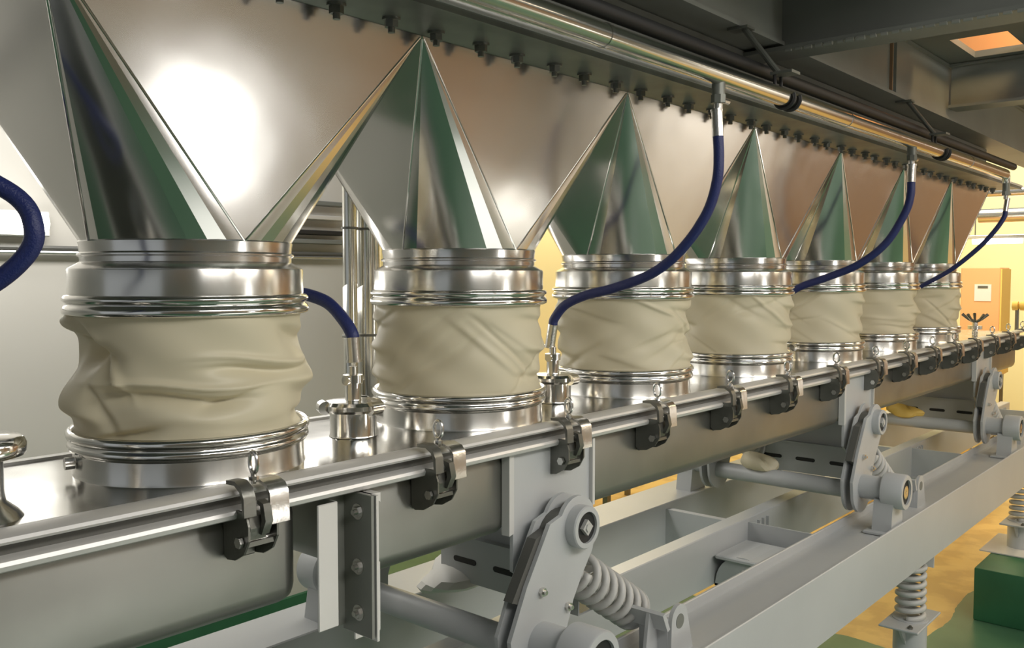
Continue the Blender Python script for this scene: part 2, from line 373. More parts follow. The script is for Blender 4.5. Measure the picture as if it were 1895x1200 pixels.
# ================================================================ SLEEVES
SL = ['cream flexible sleeve nearest the camera, with a deep fold sagging at its lower left',
      'cream flexible sleeve between the second upper and lower steel rings, wavy left edge',
      'cream flexible sleeve third from the left, behind the curl of the long blue hose',
      'cream flexible sleeve fourth from the left, with diagonal creases',
      'cream flexible sleeve fifth from the left, with soft star-shaped creases',
      'tan-looking flexible sleeve sixth from the left, with stacked horizontal folds',
      'pale flexible sleeve at the far right end of the row, beside the orange cabinet']
def sstep(a, b, x):
    t = min(1, max(0, (x - a) / (b - a))); return t * t * (3 - 2 * t)
def sleeve(k):
    cx = HX[k]; ztop, zbot = ZL + .012, ZLL - .012; H = ztop - zbot
    thc = math.atan2(-YC, -cx)               # side that faces the camera
    rnd = random.Random(40 + k)
    NT, NZ = 220, 64
    folds = []
    if k == 0:                               # (phi, v, slope, half length, width, amplitude)
        folds = [(-1.02, .30, .10, .38, .10, -.052), (-1.35, .28, .0, .35, .14, -.030), (-1.20, .76, .0, .42, .13, .030), (-1.55, .12, 0, .5, .12, .020),
                 (-.10, .555, .03, .85, .020, .011), (-.12, .635, .045, .62, .040, -.027), (.30, .66, -.30, .25, .03, -.010), (.15, .80, .02, .8, .09, .008),
                 (.72, .385, .05, .65, .022, .009), (.75, .455, .03, .60, .034, -.020), (1.35, .56, .0, .45, .12, .026), (1.3, .22, .1, .4, .08, -.020), (1.45, .86, 0, .4, .07, -.018),
                 (-.80, .72, .9, .16, .06, -.012), (-.62, .93, -.25, .32, .035, -.026), (-.72, .42, .9, .22, .05, .016), (-1.2, .06, .5, .3, .04, -.010)]
    else:
        for i in range(11 if k != 5 else 15):
            ph = rnd.uniform(-1.7, 1.7); v = rnd.uniform(.12, .9)
            sl = rnd.choice((-1, 1)) * rnd.uniform(.1, .75) if k != 5 else rnd.uniform(-.07, .03)
            folds.append((ph, v, sl, rnd.uniform(.3, .7), rnd.uniform(.022, .06), rnd.choice((-1, -1, 1)) * rnd.uniform(.003, .010)))
        for s in (-1, 1):
            for j in range(3): folds.append((s * rnd.uniform(1.25, 1.7), .2 + .3 * j, 0, .5, .06, rnd.choice((-1, 1)) * rnd.uniform(.010, .020)))
    bm = NB(); rows = []
    for j in range(NZ + 1):
        v = j / NZ; row = []
        env = sstep(0, .09, v) * sstep(1, .91, v)
        for i in range(NT):
            ph = 2 * PI * i / NT - PI
            r = .262 - .004 * env
            d = 0
            for (p0, v0, sl, hl, wd, am) in folds:
                dp = ph - p0
                if abs(dp) < hl * 1.6:
                    win = math.exp(-(dp / hl) ** 4)
                    q = (v - (v0 + sl * dp + .02 * math.sin(5 * dp + p0))) / wd
                    prof = math.exp(-(q * (.7 if am > 0 else 1.5)) ** 2) if q < 0 else math.exp(-(q * (1.6 if am > 0 else .6)) ** 2)
                    d += am * win * prof
            d += .0035 * math.sin(3 * ph + 9 * v + k) + .0025 * math.sin(7 * ph - 13 * v + 2 * k)
            r += d * env
            th = thc + ph
            row.append(bm.verts.new((r * math.cos(th), r * math.sin(th), -v * H)))
        rows.append(row)
    for j in range(NZ):
        for i in range(NT): bm.faces.new((rows[j][i], rows[j + 1][i], rows[j + 1][(i + 1) % NT], rows[j][(i + 1) % NT]))
    o = obj('flexible_sleeve', bm, 'sleeve', None, 180); o.location = (cx, YC, ztop)
    tag(o, SL[k], 'sleeve', 'cream sleeves under the hoppers')
for k in range(7): sleeve(k)

# ================================================================ TROUGH WITH COVER
t = thing('conveyor_trough', 'long stainless covered trough under the sleeves, sitting on grey rocker arms', 'conveyor')
for (xa_, xb_) in ((-1.2, 1.205), (1.385, 1.925), (1.955, 4.415), (4.46, 6.89), (6.93, 8.1)):
    bm = NB(); box(bm, (xa_, 1.675, -.738), (xb_, 2.325, -.49), .045, 5); obj('trough_section', bm, 'trough', t, 40)
bm = NB(); box(bm, (-1.2, 1.655, -.50), (8.1, 2.31, -.4565)); obj('gasket_strip', bm, 'gasket', t, 0)
# lower rolled flange, upper rolled edge, cover plate
bm = NB(); prism(bm, [(1.70, -.479), (1.632, -.479), (1.624, -.483), (1.621, -.490), (1.624, -.499), (1.632, -.503), (1.70, -.500)], -1.2, 8.12, 'X'); obj('trough_flange', bm, 'rail', t)
bm = NB(); prism(bm, [(1.705, -.4535), (1.678, -.4370), (1.660, -.4365), (1.636, -.4395), (1.626, -.443), (1.622, -.449), (1.628, -.455), (1.70, -.456)], -1.2, 8.12, 'X'); obj('cover_edge', bm, 'rail', t)
bm = NB(); box(bm, (-1.2, 1.70, -.4560), (8.1, 2.33, ZD)); obj('cover_plate', bm, 'deck', t, 0)
bm = NB(); box(bm, (-1.2, 2.30, ZD), (8.1, 2.33, ZD + .006)); obj('rear_edge', bm, 'rail', t, 0)
dz = 0
for k in range(7):                            # inlet rings welded on the cover
    bm = NB(); c = (HX[k], YC, 0)
    lathe(bm, [(.252, ZLL - .012), (.262, ZLL + .004), (.268, ZLL + .008), (.2745, ZLL + .004), (.277, ZLL - .004), (.2745, ZLL - .012), (.268, ZLL - .016), (.267, ZLL - .019),
               (.2725, ZLL - .023), (.2745, ZLL - .030), (.271, ZLL - .038), (.264, ZLL - .040), (.262, ZLL - .044), ], c)
    o = obj('inlet_ring', bm, 'polish', t, 180); bm = NB(); lathe(bm, [(.262, ZLL - .043), (.2625, -.445), (.266, ZD - .001)], c); obj('ring_wall', bm, 'band', o, 180)
    bm = NB(); a = math.atan2(-YC, -HX[k]) - 1.25; q = Vector((HX[k] + .264 * math.cos(a), YC + .264 * math.sin(a), ZLL - .062)); e = Vector((math.cos(a), math.sin(a), 0))
    cyl(bm, q, q + e * .02, .014, n=14); obj('ring_bolt', bm, 'zinc', o)
# bolted joint between first two sections
t2 = thing('joint_bracket', 'bolted upright joint bracket between the two nearest trough sections', 'bracket', loc=(1.3, 1.66, -.89))
L = Vector((1.3, 1.66, -.89))
def rel(lo, hi): return (tuple(Vector(lo) - L), tuple(Vector(hi) - L))
bm = NB(); box(bm, *rel((1.212, 1.622, -.800), (1.268, 1.628, -.512)), .002, 1); obj('left_angle', bm, 'rail', t2, 0)
bm = NB(); box(bm, *rel((1.262, 1.628, -.800), (1.268, 1.684, -.512))); box(bm, *rel((1.262, 1.684, -.83), (1.336, 1.69, -.512))); box(bm, *rel((1.334, 1.585, -.842), (1.342, 1.69, -.507))); obj('left_flange', bm, 'overl', t2, 0)
bm = NB(); box(bm, *rel((1.345, 1.58, -.85), (1.352, 1.69, -.507))); box(bm, *rel((1.352, 1.668, -.87), (1.43, 1.674, -.70))); obj('right_flange', bm, 'rail', t2, 0)
bm = NB(); prism(bm, [(1.342 - L.x, -.507 - L.z), (1.375 - L.x, -.507 - L.z), (1.375 - L.x, -.53 - L.z)], 1.60 - L.y, 1.674 - L.y); obj('top_lug', bm, 'rail', t2, 0)
for z in (-.55, -.68, -.79):
    bm = NB(); hexbolt(bm, Vector((1.334, 1.632, z)) - L, (-1, 0, 0), .013, .010); cyl(bm, Vector((1.334, 1.632, z)) - L, Vector((1.331, 1.632, z)) - L, .019, n=18); obj('flange_bolt', bm, 'zinc', t2)
# cross panels with slots hanging below each arm station and painted mounting plates
SX = [0, 2.49, 4.90]
PLN = ['nearest', 'middle', 'farthest']
for i, s in enumerate(SX):
    tp = thing('mounting_plate', ['pale grey painted side plate on the trough above the nearest rocker arm', 'pale grey painted side plate on the trough above the middle rocker arm', 'pale grey painted side plate on the trough above the farthest rocker arm'][i], 'plate', 'painted side plates along the trough', (2.1 + s, 1.66, -.88))
    L = Vector((2.1 + s, 1.66, -.88)); o_ = lambda x, z: (x + s - L.x, z - L.z)
    bm = NB(); prism(bm, [o_(1.912, -.506), o_(2.292, -.506), o_(2.292, -.72), o_(2.20, -.88), o_(2.03, -.925), o_(1.99, -.90), o_(1.912, -.845)], 1.655 - L.y, 1.667 - L.y)
    obj('side_panel', bm, 'paint', tp, 0)
    bm = NB(); prism(bm, [o_(1.885, -.506), o_(1.905, -.506), o_(1.905, -.73), o_(1.885, -.735)], 1.645 - L.y, 1.674 - L.y); obj('edge_strip', bm, 'paintw', tp, 0)
    bm = NB(); box(bm, (2.26 + s - L.x, 1.64 - L.y, -.05 - .012), (2.29 + s - L.x, 1.655 - L.y, .366 - .02)) if False else box(bm, (.178, -.018, .16), (.190, -.005, .37)); obj('edge_fold', bm, 'paintw', tp, 0)
    tc_ = thing('slotted_channel', ['slotted grey cross panel beneath the trough behind the nearest arm tube', 'slotted grey cross panel beneath the trough behind the middle arm tube', 'slotted grey cross panel beneath the trough behind the farthest arm tube'][i], 'panel', 'slotted cross panels under the trough', (2.27 + s, 2.0, -1.08))
    bm = NB(); box(bm, (0, -.31, 0), (.006, .31, .34)); box(bm, (0, -.31, -.006), (.13, .31, 0)); box(bm, (-.03, -.31, .16), (0, .31, .166))
    obj('panel', bm, 'paint', tc_, 0)
    for y in (-.19, 0, .19):
        bm = NB(); prism(bm, [(y + a_, b_ + .07) for a_, b_ in arc(.045, 0, .010, -90, 90, 5) + arc(-.045, 0, .010, 90, 270, 5)], -.002, .0, 'X'); obj('slot', bm, 'black', tc_, 0)

# ================================================================ TOGGLE CLAMPS
def clamp(loc, label):
    t = thing('rail_clamp', label, 'clamp', 'toggle clamps along the trough rail', loc)
    # origin: on the trough flange front edge, z = flange centre
    for x in (-.040, .028):
        bm = NB(); prism(bm, [(.052, -.012), (-.030, -.012), (-.040, -.040), (-.040, -.070), (-.022, -.100), (.010, -.118), (.040, -.122), (.052, -.112)], x, x + .005, 'X'); obj('cheek', bm, 'cast', t, 0)
    bm = NB(); box(bm, (-.034, .040, -.125), (.030, .052, -.015), .003, 1); box(bm, (-.034, -.03, -.085), (.028, .04, -.075)); obj('base_plate', bm, 'cast', t, 0)
    bm = NB(); prism(bm, [(.045, -.02), (-.034, -.02), (-.040, -.045), (-.034, -.070), (.045, -.085)], -.034, .005, 'X'); obj('clamp_body', bm, 'cast', t, 0)
    # curved jaw reaching over both flanges
    pr = [(.020, .050), (-.012, .052), (-.034, .040), (-.044, .020), (-.046, -.018), (-.038, -.018), (-.036, .016), (-.028, .032), (-.010, .043), (.020, .042)]
    bm = NB(); prism(bm, pr, -.052, -.024, 'X'); obj('jaw', bm, 'cast', t, 40)
    pr = [(.018, .046), (-.014, .048), (-.040, .040), (-.052, .024), (-.055, -.040), (-.049, -.040), (-.046, .022), (-.036, .034), (-.014, .041), (.018, .040)]
    bm = NB(); prism(bm, pr, .004, .050, 'X'); obj('saddle', bm, 'zinc', t, 40)
    bm = NB(); prism(bm, [(-.030, .010), (-.052, .005), (-.060, -.03), (-.045, -.06), (-.035, -.06), (-.045, -.03), (-.04, -.002), (-.03, .002)], -.012, .006, 'X'); obj('latch', bm, 'cast', t, 40)
    bm = NB(); cyl(bm, (-.048, -.015, -.075), (.040, -.015, -.075), .007, n=12); cyl(bm, (-.050, -.015, -.075), (-.042, -.015, -.075), .012, n=6); obj('pivot_pin', bm, 'zinc', t)
    bm = NB(); cyl(bm, (-.006, -.010, .04), (-.006, -.010, .062), .006, n=10); tube(bm, [(-.006 + .0 * a, -.010 + .014 * math.cos(a), .084 + .022 * math.sin(a)) for a in [2 * PI * i / 22 for i in range(22)]], .0042, n=8, closed=True); cyl(bm, (-.006, -.01, .048), (-.006, -.01, .056), .011, n=8)
    obj('eye_screw', bm, 'zinc', t)
    return t
CXs = [1.050, 1.581, 2.12, 2.61, 3.13, 3.645, 4.18, 4.70, 5.19, 5.66, 6.12, 6.59, 7.05, 7.52, 7.98]
CL = ['toggle clamp nearest the camera, below the first sleeve ring', 'toggle clamp right of the joint bracket, below the second sleeve ring', 'toggle clamp over the nearest pale mounting plate']
for i, x in enumerate(CXs):
    if i < 3: lb = CL[i]
    elif i == 7: lb = 'eighth toggle clamp from the left, over the middle mounting plate'
    else: lb = '%s toggle clamp from the left along the trough rail' % ORD[i]
    if i == 0: c0 = clamp((x, 1.622, -.470), lb)
    else:
        o = dup(c0, (x, 1.622, -.470), lb); o.rotation_euler.z = .05 * math.sin(i * 2.3)

# ================================================================ PORTS ON THE COVER
def port(x, label, kind=0):
    t = thing('cover_port', label, 'port', 'small steel ports on the cover', (x, YC, ZD))
    bm = NB(); lathe(bm, [(.001, .001), (.068, .001), (.0655, .006), (.0655, .068), (.072, .072), (.072, .076), (.001, .076)], n=40); obj('stub', bm, 'polish', t)
    bm = NB(); lathe(bm, [(.060, .068), (.078, .070), (.086, .078), (.086, .090), (.078, .099), (.060, .101), (.001, .101)], n=40)
    for a in (0, 2.1, 4.2):
        c = Vector((.083 * math.cos(a + 2.7), .083 * math.sin(a + 2.7), .084)); e = Vector((-math.sin(a + 2.7), math.cos(a + 2.7), 0))
        cyl(bm, c - e * .020, c + e * .020, .019, n=16)
    obj('clamp_ring', bm, 'polish', t)
    bm = NB(); lathe(bm, [(.001, .10), (.024, .10), (.022, .104), (.022, .150), (.001, .150)], n=24); obj('spigot', bm, 'polish', t)
    bm = NB(); cyl(bm, (-.032, -.005, .158), (.032, .005, .158), .0135, n=16); cyl(bm, (0, 0, .150), (0, 0, .172), .028, n=20); obj('small_clamp', bm, 'polish', t)
    bm = NB(); cyl(bm, (0, 0, .170), (0, 0, .196), .012, n=16); obj('nipple', bm, 'zinc', t)
    return t
px = [1.621, 2.528, 3.45, 4.37, 5.29, 6.215]
PLB = ['steel port between the first and second sleeves, foot of the short blue hose', 'steel port between the second and third sleeves, foot of a long blue hose',
       'steel port hidden between the third and fourth sleeves', 'steel port between the fourth and fifth sleeves, foot of the second long blue hose', 'steel port hidden between the fifth and sixth sleeves', 'steel port between the sixth and seventh sleeves, foot of the farthest blue hose']
p0 = port(px[0], PLB[0])
for x, l in list(zip(px, PLB))[1:]:
    if 'hidden' in l: continue
    dup(p0, (x, YC, ZD), l)
# capped port at the left edge
t = thing('capped_port', 'steel port with a flat mushroom cap at the left edge of the picture', 'port', loc=(.60, 1.83, ZD))
bm = NB(); lathe(bm, [(.001, .0), (.075, .0), (.066, .012), (.046, .03), (.043, .05), (.043, .118), (.001, .118)], n=40); obj('stub', bm, 'sheet', t, 60)
bm = NB(); lathe(bm, [(.001, .112), (.070, .114), (.080, .118), (.083, .126), (.083, .140), (.078, .150), (.070, .154), (.001, .157)], n=48); obj('cap', bm, 'polish', t, 60)

# ================================================================ HOSES
def hose(name, pts, r, label, ferr0=True, ferr1=True, fl=.075):
    t = thing(name, label, 'hose', loc=pts[-1]); L = Vector(pts[-1]); q = [Vector(p) - L for p in pts]
    sp = smooth_path(q, 8); bm = NB(); tube(bm, sp, r, n=18); obj('hose_tube', bm, 'hose', t, 180)
    for flag, a, b_ in ((ferr0, sp[0], sp[1]), (ferr1, sp[-1], sp[-2])):
        if flag:
            d = (a - b_).normalized(); bm = NB(); cyl(bm, a - d * .006, a + d * fl, r * 1.08, n=20); cyl(bm, a + d * (fl - .004), a + d * (fl + .004), r * 1.2, n=20)
            obj('ferrule', bm, 'zinc', t)
    return t
zt = ZD + .196 + .075
hose('blue_hose', [(2.572, 1.38, .438), (2.570, 1.375, .37), (2.566, 1.377, .30), (2.562, 1.40, .215), (2.556, 1.447, .136), (2.55, 1.524, .055), (2.545, 1.616, -.002), (2.54, 1.75, -.045), (2.535, 1.86, -.070), (2.53, 1.945, -.105), (2.528, 1.993, -.155), (2.528, 2.0, zt)], .0165,
     'long blue hose swooping from the pipe past the third hopper to a port')
hose('blue_hose', [(4.446, 1.38, .440), (4.44, 1.38, .37), (4.43, 1.40, .29), (4.42, 1.479, .153), (4.41, 1.605, .051), (4.40, 1.763, -.015), (4.385, 1.89, -.062), (4.372, 1.985, -.13), (4.37, 2.0, zt)], .0185,
     'second long blue hose swooping from the pipe across the fifth and sixth hoppers')
hose('blue_hose', [(6.27, 1.38, .40), (6.262, 1.385, .36), (6.25, 1.43, .28), (6.25, 1.525, .169), (6.24, 1.681, .033), (6.23, 1.86, -.075), (6.217, 1.98, -.15), (6.215, 2.0, zt)], .0145,
     'farthest blue hose, hanging against the yellow wall at the right end')
hose('short_blue_hose', [(1.585, 2.30, -.055), (1.60, 2.25, -.052), (1.612, 2.18, -.060), (1.619, 2.10, -.083), (1.621, 2.035, -.130), (1.621, 2.003, -.165), (1.621, 2.0, zt)], .0185,
     'short blue hose arching from behind the first ring down to the nearest port', fl=.06)
hose('braided_blue_hose', [(.10, 1.98, .265), (.36, 1.93, .255), (.54, 1.86, .215), (.66, 1.79, .15), (.685, 1.76, .085), (.67, 1.775, .03), (.61, 1.82, -.03), (.50, 1.87, -.075), (.35, 1.9, -.10)], .0175,
     'thick braided blue hose bulging in from the left edge', ferr0=False, ferr1=False)

# ================================================================ AIR PIPE
PY, PZ = 1.38, .622
t = thing('air_pipe', 'bright stainless air pipe running along above the hopper flange', 'pipe')
bm = NB(); cyl(bm, (-1.5, PY, PZ), (6.22, PY, PZ), .031, n=32); tube(bm, [(6.22, PY, PZ), (6.25, PY, PZ - .004), (6.265, PY, PZ - .02), (6.27, PY, PZ - .05)], .024, n=20); obj('pipe_run', bm, 'pipe', t)
for x, z0 in ((2.572, .515), (4.446, .515), (6.27, .475)):
    bm = NB(); cyl(bm, (x, PY, PZ - .02), (x, PY, z0 + .045), .021, n=20); cyl(bm, (x, PY, z0 + .045), (x, PY, z0 + .02), .024, n=8)
    q = obj('tee_drop', bm, 'flange', t)
    bm = NB(); cyl(bm, (x, PY, z0 + .022), (x, PY, z0 - .004), .014, n=14); cyl(bm, (x + .0, PY - .012, z0 + .028), (x + .04, PY - .012, z0 + .028), .009, n=8); obj('fitting', bm, 'zinc', q)
for x in (1.95, 3.62, 5.4):
    bm = NB(); cyl(bm, (x, PY, PZ), (x + .012, PY, PZ), .033, n=28); obj('pipe_joint', bm, 'polish', t)
for i, x in enumerate((3.05, 4.88)):
    t = thing('pipe_hanger', ['dark U-bolt hanger holding the bright pipe below the nearer cross beam', 'dark U-bolt hanger holding the bright pipe before the second cross beam'][i], 'hanger', 'hangers on the air pipe', (x, PY, PZ))
    for dx in (0, .05):
        bm = NB(); tube(bm, [(dx, .037 * math.cos(a), .037 * math.sin(a)) for a in [math.radians(-200 + 220 * j / 14) for j in range(15)]] + [(dx, .037, .09)], .0065, n=8); obj('u_bolt', bm, 'black', t)
    bm = NB(); box(bm, (-.01, -.03, .085), (.06, .05, .095)); cyl(bm, (.02, .03, .09), (.02, .17, .277), .011, n=10); box(bm, (-.01, .14, .268), (.05, .22, .277)); obj('hanger_arm', bm, 'flange', t, 0)
# black cable run between pipe and girder
bm = NB(); cyl(bm, (-1.5, 1.50, .745), (7, 1.50, .745), .024, n=14); tag(obj('black_conduit', bm, 'black'), 'black conduit running between the bright pipe and the overhead girder', 'conduit')

# ================================================================ BASE FRAME
t = thing('machine_base', 'long light grey base frame of girders below the trough', 'frame')
ZB = -1.187; ZBB = -1.475
bm = NB()
box(bm, (-2, 1.38, ZBB), (9.4, 1.392, ZB), .003, 1); box(bm, (-2, 1.628, ZBB), (9.4, 1.640, ZB), .003, 1); box(bm, (-2, 1.392, ZB - .055), (9.4, 1.628, ZB - .043))
obj('near_girder', bm, 'paint', t, 0)
bm = NB(); box(bm, (-2, 1.985, -1.43), (9.4, 2.065, ZB), .004, 1); obj('middle_girder', bm, 'paint', t, 0)
bm = NB(); box(bm, (-2, 2.437, -1.43), (9.4, 2.68, ZB), .004, 1); obj('far_girder', bm, 'paint', t, 0)
for s in (-.9, 1.55, 4.05, 6.55, 9.0):
    bm = NB(); box(bm, (s, 1.64, -1.40), (s + .012, 1.985, ZB - .02)); box(bm, (s - .06, 1.64, -1.412), (s + .06, 1.985, -1.40)); box(bm, (s - .02, 2.065, -1.40), (s + .02, 2.437, ZB - .03))
    for j in range(3): box(bm, (s + .10 + .05 * j, 1.97, -1.40), (s + .115 + .05 * j, 1.986, ZB - .03))
    obj('cross_member', bm, 'paint', t, 0)
# motor housing between near and middle girders
t = thing('drive_housing', 'rounded blue grey cast housing with a raised letter between the frame girders', 'motor', loc=(3.86, 1.84, -1.42))
bm = NB(); pr = [(x, z) for x, z in arc(0, .03, .13, 200, -20, 14)]
prism(bm, [(-.14, -.01)] + [(a, b_) for a, b_ in arc(0, .01, .135, 165, 15, 12)] + [(.14, -.01), (.14, .0), (-.14, .0)], -.15, .12, 'X'); obj('housing_body', bm, 'paint', t, 30)
bm = NB(); box(bm, (-.17, -.15, .12), (.14, .13, .14), .005, 1); obj('flange_cap', bm, 'paint', t, 0)
bm = NB(); x = -.153
for a, b_ in (((-.05, .02), (-.05, .09)), ((-.05, .09), (0, .02)), ((0, .02), (0, .09))):
    cyl(bm, (x, a[0], a[1]), (x, b_[0], b_[1]), .005, n=6)
obj('raised_letter', bm, 'paintw', t)

# ================================================================ ROCKER ARMS
def arm(loc, label, side=1, group='near rocker arms'):
    # local origin: upper pivot centre on arm plane; local -y toward camera
    t = thing('rocker_arm', label, 'arm', group, loc)
    outl = arc(0, 0, .088, 150, -25, 12) + [(.075, -.085), (.02, -.155), (-.02, -.215), (-.055, -.30), (-.055, -.36)] + arc(-.17, -.30, .125, -35, -160, 10) + [(-.300, -.26), (-.232, -.125), (-.130, .03)]
    bm = NB(); prism(bm, outl, -.008, .006); obj('arm_plate', bm, 'paint', t, 30)
    bm = NB(); prism(bm, [(x * .96 - .012, z + .002) for x, z in outl], .040, .052); obj('rear_plate', bm, 'paint', t, 30)
    bm = NB(); prism(bm, [(x - .045, z - .035) for x, z in outl if z > -.24], .007, .039); obj('rubber_pad', bm, 'gasket', t, 30)  # dark strip stands in for the shaded recess beside the arm plate
    bm = NB(); lathe(bm, [(.001, .0), (.063, .0), (.063, -.040), (.060, -.044), (.046, -.044), (.046, -.030), (.001, -.030)], axis='Y', n=40); u = obj('upper_bush', bm, 'paint', t)
    bm = NB(); lathe(bm, [(.046, -.030), (.046, -.036), (.028, -.034), (.001, -.034)], axis='Y', n=36); obj('bush_rubber', bm, 'black', u)
    bm = NB(); cyl(bm, (0, -.030, 0), (0, -.046, 0), .024, n=4); cyl(bm, (0, -.044, 0), (0, -.050, 0), .013, n=6); obj('square_nut', bm, 'springp', u, 20)
    lx, lz = -.17, -.296
    bm = NB(); lathe(bm, [(.001, .0), (.058, .0), (.058, -.11), (.080, -.115), (.084, -.12), (.084, -.212), (.080, -.218), (.060, -.218), (.060, -.196), (.001, -.196)], (lx, 0, lz), axis='Y', n=44)
    lo = obj('lower_bush', bm, 'paint', t)
    bm = NB(); lathe(bm, [(.060, -.198), (.060, -.208), (.034, -.204), (.001, -.204)], (lx, 0, lz), axis='Y', n=36); obj('bush_rubber', bm, 'black', lo)
    bm = NB(); lathe(bm, [(.032, -.204), (.032, -.214), (.020, -.216), (.001, -.212)], (lx, 0, lz), axis='Y', n=24); obj('bush_hub', bm, 'zinc', lo)
    bm = NB(); zf = ZB - .043 + .734 + .002
    box(bm, (lx - .12, -.19, zf), (lx + .12, -.055, zf + .014), .003, 1)
    prism(bm, [(lx - .085, zf + .013), (lx - .062, lz - .04), (lx + .062, lz - .04), (lx + .085, zf + .013)], -.175, -.085)
    f = obj('foot', bm, 'paint', t, 0)
    for (bx, by) in ((-.10, -.172), (.10, -.172), (.10, -.08)):
        bm = NB(); hexbolt(bm, (lx + bx, by, zf + .014), (0, 0, 1), .011, .009); obj('foot_bolt', bm, 'zinc', f)
    for (bx, bz) in ((-.170, -.152), (-.05, -.227)):
        bm = NB(); hexbolt(bm, (bx, -.008, bz), (0, -1, 0), .013, .012); obj('plate_bolt', bm, 'zinc', t)
    return t
AX = [2.101, 2.101 + 2.49, 2.101 + 4.86]
a0 = arm((AX[0], 1.575, -.734), 'light grey rocker arm nearest the camera, with two round rubber bushes')
dup(a0, (AX[1], 1.575, -.734), 'light grey rocker arm in the middle, below the second painted side plate')
dup(a0, (AX[2], 1.575, -.734), 'farthest light grey rocker arm, at the right edge of the picture')
for i in range(3):
    t = dup(a0, (AX[i] + .0, 2.385, -.734), 'far-side rocker arm behind the %s arm, seen under the trough' % ['nearest', 'middle', 'farthest'][i]); t['group'] = 'far-side rocker arms'; t.scale.y = -1
    bm = NB(); s = AX[i]
    cyl(bm, (s - .19, 1.635, -1.052), (s - .19, 2.345, -1.052), .043, n=28); cyl(bm, (s - .19, 1.632, -1.052), (s - .19, 1.64, -1.052), .05, n=28)
    tag(obj('cross_tube', bm, 'paint'), 'round grey cross tube behind the %s rocker arm' % ['nearest', 'middle', 'farthest'][i], 'tube', 'round tubes between the rocker arms')
# coil springs and their seats
def spring(x, y, z, label):
    t = thing('coil_spring', label, 'spring', 'thick grey coil springs beside the rocker arms', (x, y, z))
    a, b_ = Vector((-.03, 0, .02)), Vector((.285, 0, -.188))
    bm = NB(); tube(bm, helix(a, b_, .060, 7.0), .0130, n=10); obj('coil', bm, 'springp', t, 180)
    d = (b_ - a).normalized(); bm = NB(); cyl(bm, b_, b_ + d * .012, .072, n=28); obj('spring_seat', bm, 'paint', t)
    bm = NB(); cyl(bm, a, a.lerp(b_, .98), .018, n=14); obj('guide_rod', bm, 'springp', t)
    return t
def bracket(x, label):
    t = thing('spring_bracket', label, 'bracket', 'eye brackets on the base frame', (x, 1.47, ZB - .043))
    h = .165
    bm = NB(); pr = [(.085, 0)] + arc(.0, h - .05, .05, 0, 180, 10) + [(-.055, 0)]
    prism(bm, pr, .0, .014); 
    o = obj('eye_plate', bm, 'paint', t, 30)
    bm = NB(); cyl(bm, (0, -.0015, h - .055), (0, .0005, h - .055), .024, n=20); obj('eye_hole', bm, 'over', t)
    bm = NB(); prism(bm, [(-.13, .0), (-.055, 0), (-.055, .10), (-.09, .16), (-.105, .15)], .05, .062); obj('gusset', bm, 'paint', t, 0)
    bm = NB(); prism(bm, [(-.105, .155), (-.09, .16), (-.06, .10), (-.075, .095)], .0, .24); obj('seat_bar', bm, 'paint', t, 0)
    bm = NB(); box(bm, (-.055, .014, 0), (-.045, .12, .13)); obj('rib', bm, 'paint', t, 0)
    return t
sp0 = spring(AX[0] + .115, 1.650, -.925, 'large light grey coil spring right of the nearest rocker arm')
dup(sp0, (AX[1] + .115, 1.650, -.94), 'light grey coil spring right of the middle rocker arm')
dup(sp0, (AX[2] + .115, 1.650, -.93), 'light grey coil spring right of the farthest rocker arm')
dup(sp0, (AX[1] + .10, 2.30, -.94), 'light grey coil spring of the middle station on the far side, below the trough')
b0 = bracket(2.525, 'light grey bracket with an eye hole holding the nearest coil spring')
dup(b0, (2.525 + 2.49, 1.47, ZB - .043), 'light grey bracket with an eye hole beyond the middle rocker arm')
dup(b0, (2.525 + 4.86, 1.47, ZB - .043), 'light grey bracket with an eye hole at the right edge by the farthest arm')

# ================================================================ ISOLATORS AND PLINTH
def isolator(x, label, col_bottom):
    t = thing('spring_isolator', label, 'spring mount', 'spring mounts under the base frame', (x, 1.51, col_bottom))
    zp = -1.848 - col_bottom; ztop = ZBB - col_bottom
    bm = NB(); box(bm, (-.20, -.10, zp - .012), (.20, .10, zp), .003, 1); obj('top_plate', bm, 'paint', t, 0)
    bm = NB(); lathe(bm, [(.001, zp - .012), (.085, zp - .012), (.085, 0), (.001, 0)], n=32); obj('column', bm, 'paint', t)
    bm = NB(); prism(bm, [(-.18, zp - .012), (-.085, zp - .012), (-.085, zp - .12)], -.006, .006); obj('web_plate', bm, 'paint', t, 0)
    bm = NB(); prism(bm, [(.18, zp - .012), (.085, zp - .012), (.085, zp - .12)], -.006, .006); obj('web_plate', bm, 'paint', t, 0)
    bm = NB(); tube(bm, helix((0, 0, zp + .012), (0, 0, ztop - .035), .066, 7.5), .0145, n=10); obj('coil', bm, 'springp', t, 180)
    bm = NB(); lathe(bm, [(.001, zp + .012), (.045, zp + .01), (.09, zp + .004), (.09, zp), (.001, zp)], n=28); obj('spring_cup', bm, 'paint', t)
    bm = NB(); lathe(bm, [(.001, ztop - .03), (.085, ztop - .03), (.085, ztop - .002), (.001, ztop - .002)], n=28); obj('spring_cup', bm, 'paint', t)
    bm = NB(); box(bm, (.08, -.09, ztop - .10), (.092, .09, ztop - .002)); box(bm, (-.06, .085, ztop - .07), (.16, .097, ztop - .002)); box(bm, (.12, -.05, ztop - .06), (.20, .03, ztop - .002)); obj('angle_bracket', bm, 'paintw', t, 0)
    for (bx, by) in ((-.16, -.05), (.16, .05)):
        bm = NB(); hexbolt(bm, (bx, by, zp), (0, 0, 1), .014, .010); obj('plate_bolt', bm, 'cast', t)
    return t
isolator(5.02, 'grey coil spring mount on a round column below the near girder', FZ + .02)
